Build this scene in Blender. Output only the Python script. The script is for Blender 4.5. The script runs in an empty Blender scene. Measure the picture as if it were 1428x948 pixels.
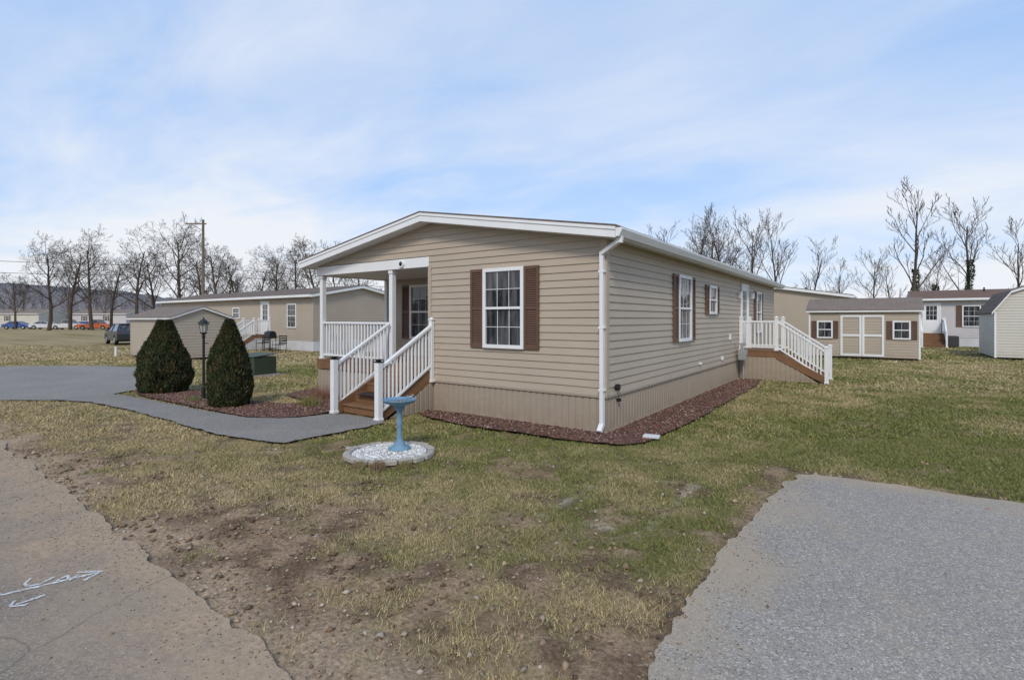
import bpy, bmesh, math, random
import numpy as np
from mathutils import Vector, Matrix
from mathutils.geometry import tessellate_polygon
random.seed(7); rng=np.random.default_rng(11)
SC=bpy.context.scene
COL=SC.collection
# ------------------------------------------------------------------ frame
CAMP=(3.595,-7.632,1.85); YAW=math.radians(35.56)
def W(X,D):
    """site-survey coordinates (origin on the street) -> world (axes of the house)"""
    return (CAMP[0]+.8135*X-.5815*D, CAMP[1]+.5815*X+.8135*D)
# ------------------------------------------------------------------ noise
TAB=rng.random((256,256))
def vn(x,y):
    xi=np.floor(x).astype(int); yi=np.floor(y).astype(int)
    fx=x-xi; fy=y-yi; fx=fx*fx*(3-2*fx); fy=fy*fy*(3-2*fy)
    a=TAB[xi%256,yi%256]; b=TAB[(xi+1)%256,yi%256]; c=TAB[xi%256,(yi+1)%256]; d=TAB[(xi+1)%256,(yi+1)%256]
    return (a*(1-fx)+b*fx)*(1-fy)+(c*(1-fx)+d*fx)*fy
def fbm(x,y,o=4):
    x=np.asarray(x,float); y=np.asarray(y,float)
    s=0;a=.5;t=0
    for i in range(o):
        s=s+a*vn(x+17.3*i,y+5.1*i); t+=a; a*=.55; x=x*2.03; y=y*2.03
    return s/t
def sm(x,a,b):
    t=np.clip((x-a)/(b-a),0,1); return t*t*(3-2*t)
# ------------------------------------------------------------------ materials
def mix(nt,fac,a,b,bt='MIX'):
    m=nt.nodes.new('ShaderNodeMix'); m.data_type='RGBA'; m.blend_type=bt
    for s,v in ((m.inputs[0],fac),(m.inputs[6],a),(m.inputs[7],b)):
        if isinstance(v,bpy.types.NodeSocket): nt.links.new(v,s)
        elif isinstance(v,(int,float)): s.default_value=v
        else: s.default_value=(*v[:3],1)
    return m.outputs[2]
def mrange(nt,v,a,b,c=0,d=1):
    m=nt.nodes.new('ShaderNodeMapRange'); nt.links.new(v,m.inputs[0])
    for i,q in enumerate((a,b,c,d)): m.inputs[i+1].default_value=q
    return m.outputs[0]
def noise(nt,vec,scale,detail=4,rough=.55,dist=0):
    n=nt.nodes.new('ShaderNodeTexNoise'); n.inputs['Scale'].default_value=scale
    n.inputs['Detail'].default_value=detail; n.inputs['Roughness'].default_value=rough
    n.inputs['Distortion'].default_value=dist
    if vec: nt.links.new(vec,n.inputs['Vector'])
    return n.outputs['Fac']
def mth(nt,op,a,b=None):
    m=nt.nodes.new('ShaderNodeMath'); m.operation=op
    for i,v in enumerate((a,b)):
        if v is None: continue
        if isinstance(v,(int,float)): m.inputs[i].default_value=v
        else: nt.links.new(v,m.inputs[i])
    return m.outputs[0]
def newmat(name):
    m=bpy.data.materials.new(name); m.use_nodes=True
    nt=m.node_tree; p=nt.nodes['Principled BSDF']
    tc=nt.nodes.new('ShaderNodeTexCoord')
    return m,nt,p,tc.outputs['Object']
def bump(nt,p,h,dist,strength=1):
    b=nt.nodes.new('ShaderNodeBump'); b.inputs['Distance'].default_value=dist; b.inputs['Strength'].default_value=strength
    nt.links.new(h,b.inputs['Height']); nt.links.new(b.outputs[0],p.inputs['Normal'])
def M(name,col,rough=.6,var=.12,scale=2.,fine=40.,bmp=0.,spec=.4,metal=0.,dark=None):
    m,nt,p,oc=newmat(name)
    n=noise(nt,oc,scale,5); n2=noise(nt,oc,fine,3)
    f=mth(nt,'ADD',mth(nt,'MULTIPLY',n,.7),mth(nt,'MULTIPLY',n2,.3))
    f=mrange(nt,f,.3,.7)
    d=dark if dark else tuple(c*(1-2*var) for c in col)
    c=mix(nt,f,d,tuple(min(1,c*(1+var*.5)) for c in col))
    nt.links.new(c,p.inputs['Base Color']); p.inputs['Roughness'].default_value=rough
    p.inputs['Specular IOR Level'].default_value=spec; p.inputs['Metallic'].default_value=metal
    if bmp: bump(nt,p,n2,bmp)
    return m
def Mattr(name,rough=.8,fine=60.,amp=.35,bmp=0.,spec=.2):
    m,nt,p,oc=newmat(name)
    a=nt.nodes.new('ShaderNodeAttribute'); a.attribute_name='col'
    if amp:
        n=noise(nt,oc,fine,6,.7); g=mrange(nt,n,.3,.7,1-amp,1+amp)
        mm=nt.nodes.new('ShaderNodeVectorMath'); mm.operation='SCALE'
        nt.links.new(a.outputs['Color'],mm.inputs[0]); nt.links.new(g,mm.inputs['Scale'])
        nt.links.new(mm.outputs[0],p.inputs['Base Color'])
        if bmp: bump(nt,p,n,bmp)
    else: nt.links.new(a.outputs['Color'],p.inputs['Base Color'])
    p.inputs['Roughness'].default_value=rough; p.inputs['Specular IOR Level'].default_value=spec
    return m
def siding_mat(name,col):
    m,nt,p,oc=newmat(name)
    mp=nt.nodes.new('ShaderNodeMapping'); nt.links.new(oc,mp.inputs[0]); mp.inputs['Scale'].default_value=(1,1,14)
    n=noise(nt,mp.outputs[0],3,5); n2=noise(nt,oc,.7,3)
    f=mrange(nt,mth(nt,'ADD',mth(nt,'MULTIPLY',n,.5),mth(nt,'MULTIPLY',n2,.5)),.35,.65)
    c=mix(nt,f,tuple(q*.9 for q in col),tuple(q*1.03 for q in col))
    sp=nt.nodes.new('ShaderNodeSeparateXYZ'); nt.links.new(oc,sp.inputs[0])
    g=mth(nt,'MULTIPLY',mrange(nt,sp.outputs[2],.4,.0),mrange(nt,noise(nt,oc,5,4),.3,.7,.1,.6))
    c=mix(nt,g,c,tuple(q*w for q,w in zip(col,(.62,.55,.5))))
    nt.links.new(c,p.inputs['Base Color']); p.inputs['Roughness'].default_value=.5
    p.inputs['Specular IOR Level'].default_value=.35
    mp2=nt.nodes.new('ShaderNodeMapping'); nt.links.new(oc,mp2.inputs[0]); mp2.inputs['Scale'].default_value=(1,1,6)
    bump(nt,p,noise(nt,mp2.outputs[0],9,4),.004,.6)
    return m
def roof_mat(name,col):
    m,nt,p,oc=newmat(name)
    b=nt.nodes.new('ShaderNodeTexBrick'); b.inputs['Scale'].default_value=1
    b.inputs['Brick Width'].default_value=.33; b.inputs['Row Height'].default_value=.14; b.inputs['Mortar Size'].default_value=.008
    mp=nt.nodes.new('ShaderNodeMapping'); nt.links.new(oc,mp.inputs[0]); mp.inputs['Rotation'].default_value=(0,0,math.radians(90))
    nt.links.new(mp.outputs[0],b.inputs['Vector'])
    b.inputs['Color1'].default_value=(*[c*.8 for c in col],1); b.inputs['Color2'].default_value=(*[c*1.25 for c in col],1)
    b.inputs['Mortar'].default_value=(*[c*.4 for c in col],1)
    c=mix(nt,.6,b.outputs['Color'],mix(nt,noise(nt,oc,60,3),tuple(q*.6 for q in col),tuple(q*1.5 for q in col)))
    nt.links.new(c,p.inputs['Base Color']); p.inputs['Roughness'].default_value=.9; p.inputs['Specular IOR Level'].default_value=.15
    bump(nt,p,b.outputs['Fac'],-.01)
    return m
def asphalt_mat(name,base,edge,mode):
    m,nt,p,oc=newmat(name)
    n1=noise(nt,oc,.6,5); n2=noise(nt,oc,120,4,.75); n3=noise(nt,oc,7,6,.7); n4=noise(nt,oc,22,5,.7)
    n5=noise(nt,oc,45,4,.8)
    c=mix(nt,mrange(nt,n1,.3,.7),tuple(q*.84 for q in base),tuple(q*1.1 for q in base))
    c=mix(nt,mrange(nt,n4,.35,.65,.22,0),c,tuple(q*.5 for q in base))
    c=mix(nt,mrange(nt,n5,.36,.52,.55,0),c,tuple(q*.42 for q in base))
    c=mix(nt,mrange(nt,n5,.54,.70,0,.5),c,tuple(min(1,q*1.45) for q in base))
    c=mix(nt,mrange(nt,n2,.36,.60,.6,0),c,tuple(q*.4 for q in base))
    c=mix(nt,mrange(nt,n2,.56,.72,0,.55),c,tuple(min(1,q*1.55) for q in base))
    v=nt.nodes.new('ShaderNodeTexVoronoi'); v.inputs['Scale'].default_value=105; nt.links.new(oc,v.inputs['Vector'])
    sp2=nt.nodes.new('ShaderNodeSeparateColor'); nt.links.new(v.outputs['Color'],sp2.inputs[0])
    c=mix(nt,mrange(nt,sp2.outputs[0],.8,.97,0,.6),c,tuple(min(1,q*1.75) for q in base))
    c=mix(nt,mrange(nt,sp2.outputs[1],.8,.97,0,.6),c,tuple(min(1,q*.35) for q in base))
    sp=nt.nodes.new('ShaderNodeSeparateXYZ'); nt.links.new(oc,sp.inputs[0])
    wob=mrange(nt,n3,.25,.75,-.5,.5); wob2=mrange(nt,noise(nt,oc,1.3,5),.3,.7,-.8,.8)
    w=mth(nt,'ADD',wob,wob2)
    if mode=='road':
        ln=mth(nt,'SUBTRACT',mth(nt,'MULTIPLY',sp.outputs[0],-.035),6.05)
        d=mth(nt,'SUBTRACT',ln,sp.outputs[1])     # distance in from the edge
        f=mrange(nt,mth(nt,'ADD',d,mth(nt,'MULTIPLY',w,.5)),.10,1.15,1,0)
        c=mix(nt,mth(nt,'MULTIPLY',f,.95),c,mix(nt,mrange(nt,n4,.35,.65),tuple(q*.78 for q in edge),tuple(q*1.1 for q in edge)))
        f2=mth(nt,'MULTIPLY',mrange(nt,noise(nt,oc,.9,6,.6),.45,.65),.5)
        c=mix(nt,f2,c,tuple(q*w_ for q,w_ in zip(edge,(.85,.9,.95))))
        v2=nt.nodes.new('ShaderNodeTexVoronoi'); v2.feature='DISTANCE_TO_EDGE'; v2.inputs['Scale'].default_value=.55
        mm=nt.nodes.new('ShaderNodeVectorMath'); mm.operation='ADD'; nt.links.new(oc,mm.inputs[0])
        nn=nt.nodes.new('ShaderNodeTexNoise'); nn.inputs['Scale'].default_value=3; nt.links.new(oc,nn.inputs['Vector'])
        ss=nt.nodes.new('ShaderNodeVectorMath'); ss.operation='SCALE'; ss.inputs['Scale'].default_value=.25; nt.links.new(nn.outputs['Color'],ss.inputs[0])
        nt.links.new(ss.outputs[0],mm.inputs[1]); nt.links.new(mm.outputs[0],v2.inputs['Vector'])
        c=mix(nt,mrange(nt,v2.outputs['Distance'],.0,.005,.4,0),c,(.06,.055,.05))
    elif mode=='pad':
        a=mth(nt,'MINIMUM',mth(nt,'SUBTRACT',sp.outputs[0],2.6),mth(nt,'SUBTRACT',-.5,sp.outputs[1]))
        f=mrange(nt,mth(nt,'ADD',a,mth(nt,'MULTIPLY',w,.35)),-.05,.5,1,0)
        c=mix(nt,mth(nt,'MULTIPLY',f,.85),c,edge)
        c=mix(nt,mrange(nt,noise(nt,oc,1.7,6,.7),.54,.72,0,.45),c,edge)
    else:
        c=mix(nt,mrange(nt,noise(nt,oc,1.1,6,.7),.5,.7,0,.5),c,edge)
    nt.links.new(c,p.inputs['Base Color']); p.inputs['Roughness'].default_value=.95; p.inputs['Specular IOR Level'].default_value=.08
    bump(nt,p,n5,.010)
    return m
def glass_mat(name):
    m,nt,p,oc=newmat(name)
    mp=nt.nodes.new('ShaderNodeMapping'); nt.links.new(oc,mp.inputs[0]); mp.inputs['Scale'].default_value=(5,5,.7)
    c=mix(nt,mrange(nt,noise(nt,mp.outputs[0],1.6,3),.42,.62),(.012,.014,.018),(.09,.09,.09))
    nt.links.new(c,p.inputs['Base Color']); p.inputs['Roughness'].default_value=.03; p.inputs['Specular IOR Level'].default_value=.7
    bump(nt,p,noise(nt,oc,1.8,2),.02,.35)
    return m
BEIGE=(.435,.362,.278)
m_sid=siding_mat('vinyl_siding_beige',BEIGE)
m_sidn=siding_mat('vinyl_siding_neighbor',(.42,.35,.27))
m_sidl=siding_mat('vinyl_siding_pale',(.52,.49,.49))
m_sidw=siding_mat('vinyl_siding_cream',(.56,.53,.46))
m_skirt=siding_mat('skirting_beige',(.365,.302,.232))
m_white=M('white_vinyl',(.78,.78,.77),.45,.05)
m_wskirt=M('white_skirting',(.60,.60,.60),.5,.08)
m_shut=M('shutter_brown',(.135,.075,.048),.5,.12)
m_glass=glass_mat('window_glass')
m_roofb=roof_mat('shingles_brown',(.16,.125,.10))
m_roofr=roof_mat('shingles_red_brown',(.17,.105,.08))
m_roofg=roof_mat('shingles_weathered',(.20,.16,.13))
m_wood=M('stained_deck_wood',(.235,.120,.058),.7,.25,1.5,25,.002)
m_black=M('black_metal',(.015,.015,.015),.45,.1)
m_rubber=M('rubber',(.02,.02,.02),.9,.1)
m_grey=M('grey_metal',(.33,.34,.34),.5,.1)
m_green=M('utility_green',(.045,.06,.035),.55,.15)
m_blue=M('blue_painted_resin',(.17,.30,.40),.6,.25,9,60,.003,dark=(.09,.17,.24))
m_pav=M('concrete_paver',(.42,.38,.33),.9,.2,6,60,.004)
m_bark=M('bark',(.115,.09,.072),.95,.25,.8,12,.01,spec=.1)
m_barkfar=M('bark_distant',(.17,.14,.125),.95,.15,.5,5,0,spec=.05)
m_pole=M('weathered_pole',(.19,.145,.11),.9,.2,2,20)
# sprayed paint: patchy, broken coverage
m_paint=M('sprayed_white_paint',(.72,.72,.70),.8,.18,14,70)
_nt=m_paint.node_tree; _p=_nt.nodes['Principled BSDF']; _tc=_nt.nodes.new('ShaderNodeTexCoord')
_nt.links.new(mrange(_nt,noise(_nt,_tc.outputs['Object'],60,5,.8),.40,.52,.15,.92),_p.inputs['Alpha'])
m_ground=Mattr('ground_lawn_soil',.95,30,.55,.025,.1)
m_blade=Mattr('grass_blades',.7,30,0,0,.2)
m_leaf=Mattr('conifer_foliage',.65,10,0,0,.25)
m_stone=Mattr('stones',.9,80,.15,0,.2)
m_mulch=M('red_gravel_bed',(.145,.072,.052),.95,.35,5,70,.01)
m_road=asphalt_mat('asphalt_road',(.27,.235,.20),(.42,.31,.21),'road')
m_pad=asphalt_mat('asphalt_parking_pad',(.40,.362,.315),(.41,.325,.23),'pad')
m_walk=asphalt_mat('asphalt_path',(.30,.276,.248),(.33,.29,.24),'walk')
# ------------------------------------------------------------------ mesh helpers
class MB:
    def __init__(s,T=None): s.v=[];s.f=[];s.T=T
    def add(s,vs,fs):
        o=len(s.v)
        for p in vs:
            p=Vector(p); s.v.append(tuple(s.T@p if s.T else p))
        for f in fs: s.f.append(tuple(i+o for i in f))
    def box(s,x0,x1,y0,y1,z0,z1):
        s.add([(x0,y0,z0),(x1,y0,z0),(x1,y1,z0),(x0,y1,z0),(x0,y0,z1),(x1,y0,z1),(x1,y1,z1),(x0,y1,z1)],
              [(0,3,2,1),(4,5,6,7),(0,1,5,4),(1,2,6,5),(2,3,7,6),(3,0,4,7)])
    def prism(s,pts,vec):
        n=len(pts); v=Vector(vec)
        s.add([Vector(p) for p in pts]+[Vector(p)+v for p in pts],
              [tuple(range(n))[::-1],tuple(range(n,2*n))]+[(i,(i+1)%n,n+(i+1)%n,n+i) for i in range(n)])
    def beam(s,p0,p1,w,h):
        p0=Vector(p0);p1=Vector(p1);d=(p1-p0).normalized()
        up=Vector((0,0,1)) if abs(d.z)<.95 else Vector((0,1,0))
        r=d.cross(up).normalized(); u=r.cross(d).normalized()
        c=[r*(-w/2)+u*(-h/2),r*(w/2)+u*(-h/2),r*(w/2)+u*(h/2),r*(-w/2)+u*(h/2)]
        s.add([p0+q for q in c]+[p1+q for q in c],[(0,3,2,1),(4,5,6,7),(0,1,5,4),(1,2,6,5),(2,3,7,6),(3,0,4,7)])
    def cyl(s,p0,p1,r0,r1=None,n=12,cap=True):
        if r1 is None:r1=r0
        p0=Vector(p0);p1=Vector(p1);d=(p1-p0).normalized()
        up=Vector((0,0,1)) if abs(d.z)<.9 else Vector((1,0,0))
        r=d.cross(up).normalized(); u=r.cross(d)
        vs=[];
        for P,R in((p0,r0),(p1,r1)):
            for i in range(n):
                a=2*math.pi*i/n; vs.append(P+r*(R*math.cos(a))+u*(R*math.sin(a)))
        fs=[(i,(i+1)%n,n+(i+1)%n,n+i) for i in range(n)]
        if cap: fs+= [tuple(range(n))[::-1],tuple(range(n,2*n))]
        s.add(vs,fs)
    def lathe(s,c,prof,n=28):
        vs=[];m=len(prof)
        for r,z in prof:
            for i in range(n):
                a=2*math.pi*i/n; vs.append((c[0]+r*math.cos(a),c[1]+r*math.sin(a),c[2]+z))
        fs=[(j*n+i,j*n+(i+1)%n,(j+1)*n+(i+1)%n,(j+1)*n+i) for j in range(m-1) for i in range(n)]
        s.add(vs,fs)
    def ell(s,c,rx,ry,rz,n=14,m=8):
        vs=[];fs=[]
        for j in range(m+1):
            t=math.pi*j/m
            for i in range(n):
                a=2*math.pi*i/n; vs.append((c[0]+rx*math.sin(t)*math.cos(a),c[1]+ry*math.sin(t)*math.sin(a),c[2]+rz*math.cos(t)))
        for j in range(m):
            for i in range(n): fs.append((j*n+i,j*n+(i+1)%n,(j+1)*n+(i+1)%n,(j+1)*n+i))
        s.add(vs,fs)
    def build(s,name,mat,parent=None,smooth=False,bevel=0,norm=True):
        me=bpy.data.meshes.new(name); me.from_pydata(s.v,[],s.f); me.update()
        if norm:
            bm=bmesh.new(); bm.from_mesh(me); bmesh.ops.recalc_face_normals(bm,faces=bm.faces); bm.to_mesh(me); bm.free()
        me.materials.append(mat)
        o=bpy.data.objects.new(name,me); COL.objects.link(o)
        if parent: o.parent=parent
        if smooth:
            me.polygons.foreach_set('use_smooth',[True]*len(me.polygons))
        if bevel:
            b=o.modifiers.new('bevel','BEVEL'); b.width=bevel; b.segments=1; b.limit_method='ANGLE'
        return o
def empty(name,loc=(0,0,0),rz=0):
    e=bpy.data.objects.new(name,None); COL.objects.link(e); e.location=loc; e.rotation_euler=(0,0,rz); e.empty_display_size=.2
    return e
def npmesh(name,verts,faces,mat,cols=None,parent=None,smooth=False):
    verts=np.asarray(verts,np.float32); faces=np.asarray(faces,np.int32); k=faces.shape[1]
    me=bpy.data.meshes.new(name); me.vertices.add(len(verts)); me.vertices.foreach_set('co',verts.ravel())
    me.loops.add(faces.size); me.loops.foreach_set('vertex_index',faces.ravel())
    me.polygons.add(len(faces)); me.polygons.foreach_set('loop_start',np.arange(0,faces.size,k,dtype=np.int32))
    try: me.polygons.foreach_set('loop_total',np.full(len(faces),k,np.int32))
    except Exception: pass
    if cols is not None:
        a=me.color_attributes.new('col','FLOAT_COLOR','POINT')
        c=np.ones((len(verts),4),np.float32); c[:,:3]=cols; a.data.foreach_set('color',c.ravel())
    me.update(calc_edges=True); me.validate()
    if smooth: me.polygons.foreach_set('use_smooth',[True]*len(me.polygons))
    me.materials.append(mat)
    o=bpy.data.objects.new(name,me); COL.objects.link(o)
    if parent:o.parent=parent
    return o
def frame(o,r,n):
    r=Vector(r);n=Vector(n)
    return Matrix(((r.x,n.x,0,o[0]),(r.y,n.y,0,o[1]),(0,0,1,o[2]),(0,0,0,1)))
def siding(mb,T,rng_f,z0,z1,h=.127):
    """T: x along the wall, y outward"""
    mb.T=T; z=z0
    while z<z1-.005:
        zt=min(z+h,z1); a0,a1=rng_f(z+.001); b0,b1=rng_f(zt-.001)
        if a1-a0<.02: break
        if b1<b0: b0=b1=(b0+b1)/2
        mb.add([(a0,.020,z),(a1,.020,z),(b1,.003,zt),(b0,.003,zt)],[(0,1,2,3)])
        mb.add([(a0,.003,z),(a1,.003,z),(a1,.020,z),(a0,.020,z)],[(0,1,2,3)])
        z+=h
    mb.T=None
def ribs(mb,T,x0,x1,z0,z1,ztop=None,pitch=.13):
    mb.T=T; x=x0; pr=[]
    while x<x1:
        for dx,o in((0,0),(.085,0),(.09,-.012),(.12,-.012),(.125,0)):
            if x+dx<x1: pr.append((x+dx,o))
        x+=pitch
    pr.append((x1,0)); zt=ztop or (lambda q:z1)
    vs=[];fs=[]
    for q,o in pr: vs+= [(q,o,z0),(q,o,zt(q))]
    for i in range(len(pr)-1): fs.append((2*i,2*i+2,2*i+3,2*i+1))
    mb.add(vs,fs); mb.T=None
def window(P,T,w,h,shut=True,cols=3,rows=2,sw=.31):
    """P: dict of builders; origin T bottom-left corner; x along, y out"""
    t,g,s=P['trim'],P['glass'],P['shutters']
    t.T=g.T=s.T=T; f=.045
    t.box(-.02,f,0,.055,-.02,h+.02); t.box(w-f,w+.02,0,.055,-.02,h+.02)
    t.box(f,w-f,0,.054,h-f,h+.02); t.box(f,w-f,0,.062,-.02,f)
    t.box(f,w-f,.012,.048,h/2-.022,h/2+.022)
    g.add([(f,.016,f),(w-f,.016,f),(w-f,.016,h/2-.022),(f,.016,h/2-.022)],[(0,1,2,3)])
    g.add([(f,.026,h/2+.022),(w-f,.026,h/2+.022),(w-f,.026,h-f),(f,.026,h-f)],[(0,1,2,3)])
    for k,(za,zb,yy) in enumerate(((f,h/2-.022,.019),(h/2+.022,h-f,.029))):
        for i in range(1,cols):
            x=f+(w-2*f)*i/cols; t.box(x-.005,x+.005,yy-.002,yy+.003,za,zb)
        for j in range(1,rows):
            z=za+(zb-za)*j/rows; t.box(f,w-f,yy-.002,yy+.004,z-.005,z+.005)
    if shut:
        for a in (-.025-sw,w+.025):
            b=a+sw; fr=.045
            s.box(a,a+fr,0,.04,-.02,h+.02); s.box(b-fr,b,0,.04,-.02,h+.02)
            for z in (-.02,h/2-.03,h-.04): s.box(a+fr,b-fr,0,.038,z,z+.06)
            z=.05
            while z<h-.05:
                if abs(z+.015-h/2)>.04:
                    s.prism([(a+fr,.008,z),(a+fr,.032,z-.012),(a+fr,.034,z-.004),(a+fr,.012,z+.030)],(sw-2*fr,0,0))
                z+=.04
            s.box(a+fr,b-fr,0.0,.007,0,h)
    t.T=g.T=s.T=None
def door(P,T,w=.9,h=2.03):
    t,g=P['trim'],P['glass']; t.T=g.T=T
    t.box(-.07,0,0,.05,0,h+.07); t.box(w,w+.07,0,.05,0,h+.07); t.box(0,w,0,.05,h,h+.07)
    t.box(0,w,0,.025,0,h*.45); t.box(0,.14,0,.0251,h*.45,h); t.box(w-.14,w,0,.0251,h*.45,h); t.box(.14,w-.14,0,.0251,h-.14,h)
    g.add([(.14,.015,h*.45),(w-.14,.015,h*.45),(w-.14,.015,h-.14),(.14,.015,h-.14)],[(0,1,2,3)])
    for i in (1,2): 
        x=.14+(w-.28)*i/3; t.box(x-.008,x+.008,.012,.022,h*.45,h-.14)
    for j in (1,2):
        z=h*.45+(h*.55-.14)*j/3; t.box(.14,w-.14,.012,.0215,z-.008,z+.008)
    t.box(.1,w-.1,.026,.032,.15,.36); t.box(.1,w-.1,.026,.032,.45,.8)
    t.T=g.T=None
def rail(mb,p0,p1,h=.9,step=.11):
    """p0,p1: floor points (x,y,z)"""
    p0=Vector(p0);p1=Vector(p1); U=Vector((0,0,1))
    mb.beam(p0+U*(h-.03),p1+U*(h-.03),.075,.05); mb.beam(p0+U*.1,p1+U*.1,.05,.045)
    L=(p1-p0).length; n=max(2,int(L/step))
    for i in range(1,n):
        q=p0+(p1-p0)*(i/n); mb.box(q.x-.018,q.x+.018,q.y-.018,q.y+.018,q.z+.10,q.z+h-.05)
def post(mb,x,y,z0,z1,w=.1,cap=True):
    mb.box(x-w/2,x+w/2,y-w/2,y+w/2,z0,z1)
    mb.box(x-w/2-.012,x+w/2+.012,y-w/2-.012,y+w/2+.012,z0,z0+.05)
    if cap:
        mb.box(x-w/2-.015,x+w/2+.015,y-w/2-.015,y+w/2+.015,z1,z1+.025)
        a=w/2
        mb.add([(x-a,y-a,z1+.025),(x+a,y-a,z1+.025),(x+a,y+a,z1+.025),(x-a,y+a,z1+.025),(x,y,z1+.065)],[(0,1,4),(1,2,4),(2,3,4),(3,0,4),(0,3,2,1)])
def slabroof(P,x0,x1,y0,y1,ze,zr,th=.17,ov=0.02):
    """ridge along y; x0<x1 eaves; ze = top at eaves, zr at ridge"""
    xm=(x0+x1)/2; f,r=P['fascia'],P['roof']
    for a,b in((x0,xm),(xm,x1)):
        za,zb=(ze,zr) if a==x0 else (zr,ze)
        f.prism([(a,y0,za-th),(b,y0,zb-th),(b,y0,zb),(a,y0,za)],(0,y1-y0,0))
        sl=(zr-ze)/(xm-x0)
        a2=a-ov if a==x0 else a; b2=b+ov if b==x1 else b
        za2=ze-ov*sl if a==x0 else zr; zb2=ze-ov*sl if b==x1 else zr
        r.prism([(a2,y0-ov,za2+.003),(b2,y0-ov,zb2+.003),(b2,y0-ov,zb2+.03),(a2,y0-ov,za2+.03)],(0,y1-y0+2*ov,0))
# ------------------------------------------------------------------ generic mobile home
def newP(): return {k:MB() for k in('walls','skirting','trim','glass','shutters','roof','fascia','deck','rail','dark')}
def finishP(P,E,sid,skirt,roof,shut=None):
    ms=dict(walls=sid,skirting=skirt,trim=m_white,glass=m_glass,shutters=shut or m_shut,roof=roof,fascia=m_white,deck=m_wood,rail=m_white,dark=m_black)
    for k,b in P.items():
        if b.v: b.build(k,ms[k],E,bevel=.004 if k in('rail','deck') and E.name=='manufactured_home' else 0,norm=k not in('glass',))
def side_stair(P,ya,yb,zf=.9,land=1.1,end=2.35):
    """landing + stairs leaving the +x wall"""
    d,r,s=P['deck'],P['rail'],P['walls']
    d.box(.02,land,ya,yb,zf-.035,zf); d.box(.02,land,ya+.01,yb-.01,zf-.2,zf-.036)
    n=5; rise=zf/n; run=(end-land-.05)/(n-1)
    for i in range(1,n):
        z=zf-rise*i; x=land+run*(i-1)
        d.box(x+.002,x+run+.03,ya+.04,yb-.04,z-.035,z); d.box(x+.001,x+.02,ya+.041,yb-.041,z,z+rise-.036)
        d.box(x+run-.01,x+run+.01,ya+.042,yb-.042,max(.0,z-rise),z-.036)
    for y in(ya+.02,yb-.02): d.beam((land,y,zf-.15),(end-.05,y,.1),.036,.2)
    for T,sg in((frame((0,ya+.02,0),(1,0,0),(0,-1,0)),1),(frame((0,yb-.02,0),(1,0,0),(0,1,0)),1)):
        ribs(P['skirting'],T,.02,end-.2,0.0,zf-.2,lambda q:max(.02,(zf-.2) if q<land else (zf-.2)*(1-(q-land)/(end-.2-land))))
    for y in(ya+.05,yb-.05):
        post(r,.07,y,zf,zf+.98); post(r,land-.04,y,zf,zf+.98); post(r,end,y,0,1.02)
        rail(r,(.12,y,zf),(land-.09,y,zf)); rail(r,(land+.01,y,zf-.02),(end-.05,y,.06))
def home(name,loc,rz,w,L,sid,skirt,roofm,wins=(),fwins=(),stair=None,ze=3.27,zr=3.95,zs=.61,lights=True,shut=None):
    E=empty(name,(loc[0],loc[1],0),rz); P=newP()
    sl=(zr-ze)/(w/2+.3); zu=ze+.3*sl-.17
    def gx(z):
        t=max(0,(z-zu)/sl); return (t,w-t)
    Tf=frame((-w,0,0),(1,0,0),(0,-1,0)); Tb=frame((-w,L,0),(1,0,0),(0,1,0))
    Tr=frame((0,0,0),(0,1,0),(1,0,0)); Tl=frame((-w,0,0),(0,1,0),(-1,0,0))
    for T in(Tf,Tb): siding(P['walls'],T,gx,zs,zu+sl*w/2)
    for T in(Tr,Tl): siding(P['walls'],T,lambda z:(0,L),zs,zu)
    for T,l in((Tf,w),(Tb,w),(Tr,L),(Tl,L)): ribs(P['skirting'],T,0,l,0,zs)
    slabroof(P,-w-.3,.3,-.25,L+.25,ze,zr)
    for (y,z,ww,hh,sh) in wins: window(P,frame((0.012,y,z),(0,1,0),(1,0,0)),ww,hh,sh)
    for (x,z,ww,hh,sh) in fwins: window(P,frame((-x-ww,-.012,z),(1,0,0),(0,-1,0)),ww,hh,sh)
    if stair is not None:
        side_stair(P,stair-.2,stair+1.15); door(P,frame((.012,stair+.05,.9),(0,1,0),(1,0,0)),.86,2.0)
    for x in(-.05,-w-.02):
        for y in(-.02,L-.04): P['walls'].box(x,x+.08,y,y+.06,zs,zu)
    P['trim'].box(.3,.4,-.2,L+.2,ze-.15,ze-.02)
    if L>12:
        for yy in(L*.3,L*.62): P['dark'].cyl((-w*.35,yy,zr-.35),(-w*.35,yy,zr+.12),.05)
    finishP(P,E,sid,skirt,roofm,shut); return E
# ------------------------------------------------------------------ MAIN HOUSE
E=empty('manufactured_home'); P=newP()
Wd,L=7.8,16.0; ze,zr=3.27,3.98; sl=(zr-ze)/(Wd/2+.3); zu=ze+.3*sl-.17; PX=-3.95; PD=2.2; ZF=.87; ZS=.61
Tf=frame((-Wd,0,0),(1,0,0),(0,-1,0))
wl=P['walls']
siding(wl,Tf,lambda z:(Wd+PX,Wd),ZS,ZS+.127*20)
zg=ZS+.127*20
def gx(z):
    t=max(0,(z-zu)/sl); return (t,Wd-t)
siding(wl,Tf,gx,zg,zu+sl*Wd/2)
Tr=frame((0,0,0),(0,1,0),(1,0,0)); siding(wl,Tr,lambda z:(0,L),ZS,zu)
siding(wl,frame((-Wd,0,0),(0,1,0),(-1,0,0)),lambda z:(PD,L),ZS,zu)
siding(wl,frame((-Wd,L,0),(1,0,0),(0,1,0)),gx,ZS,zu+sl*Wd/2)
siding(wl,frame((-Wd,PD,0),(1,0,0),(0,-1,0)),lambda z:(0,Wd+PX),ZF,2.95)      # porch back wall
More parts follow.
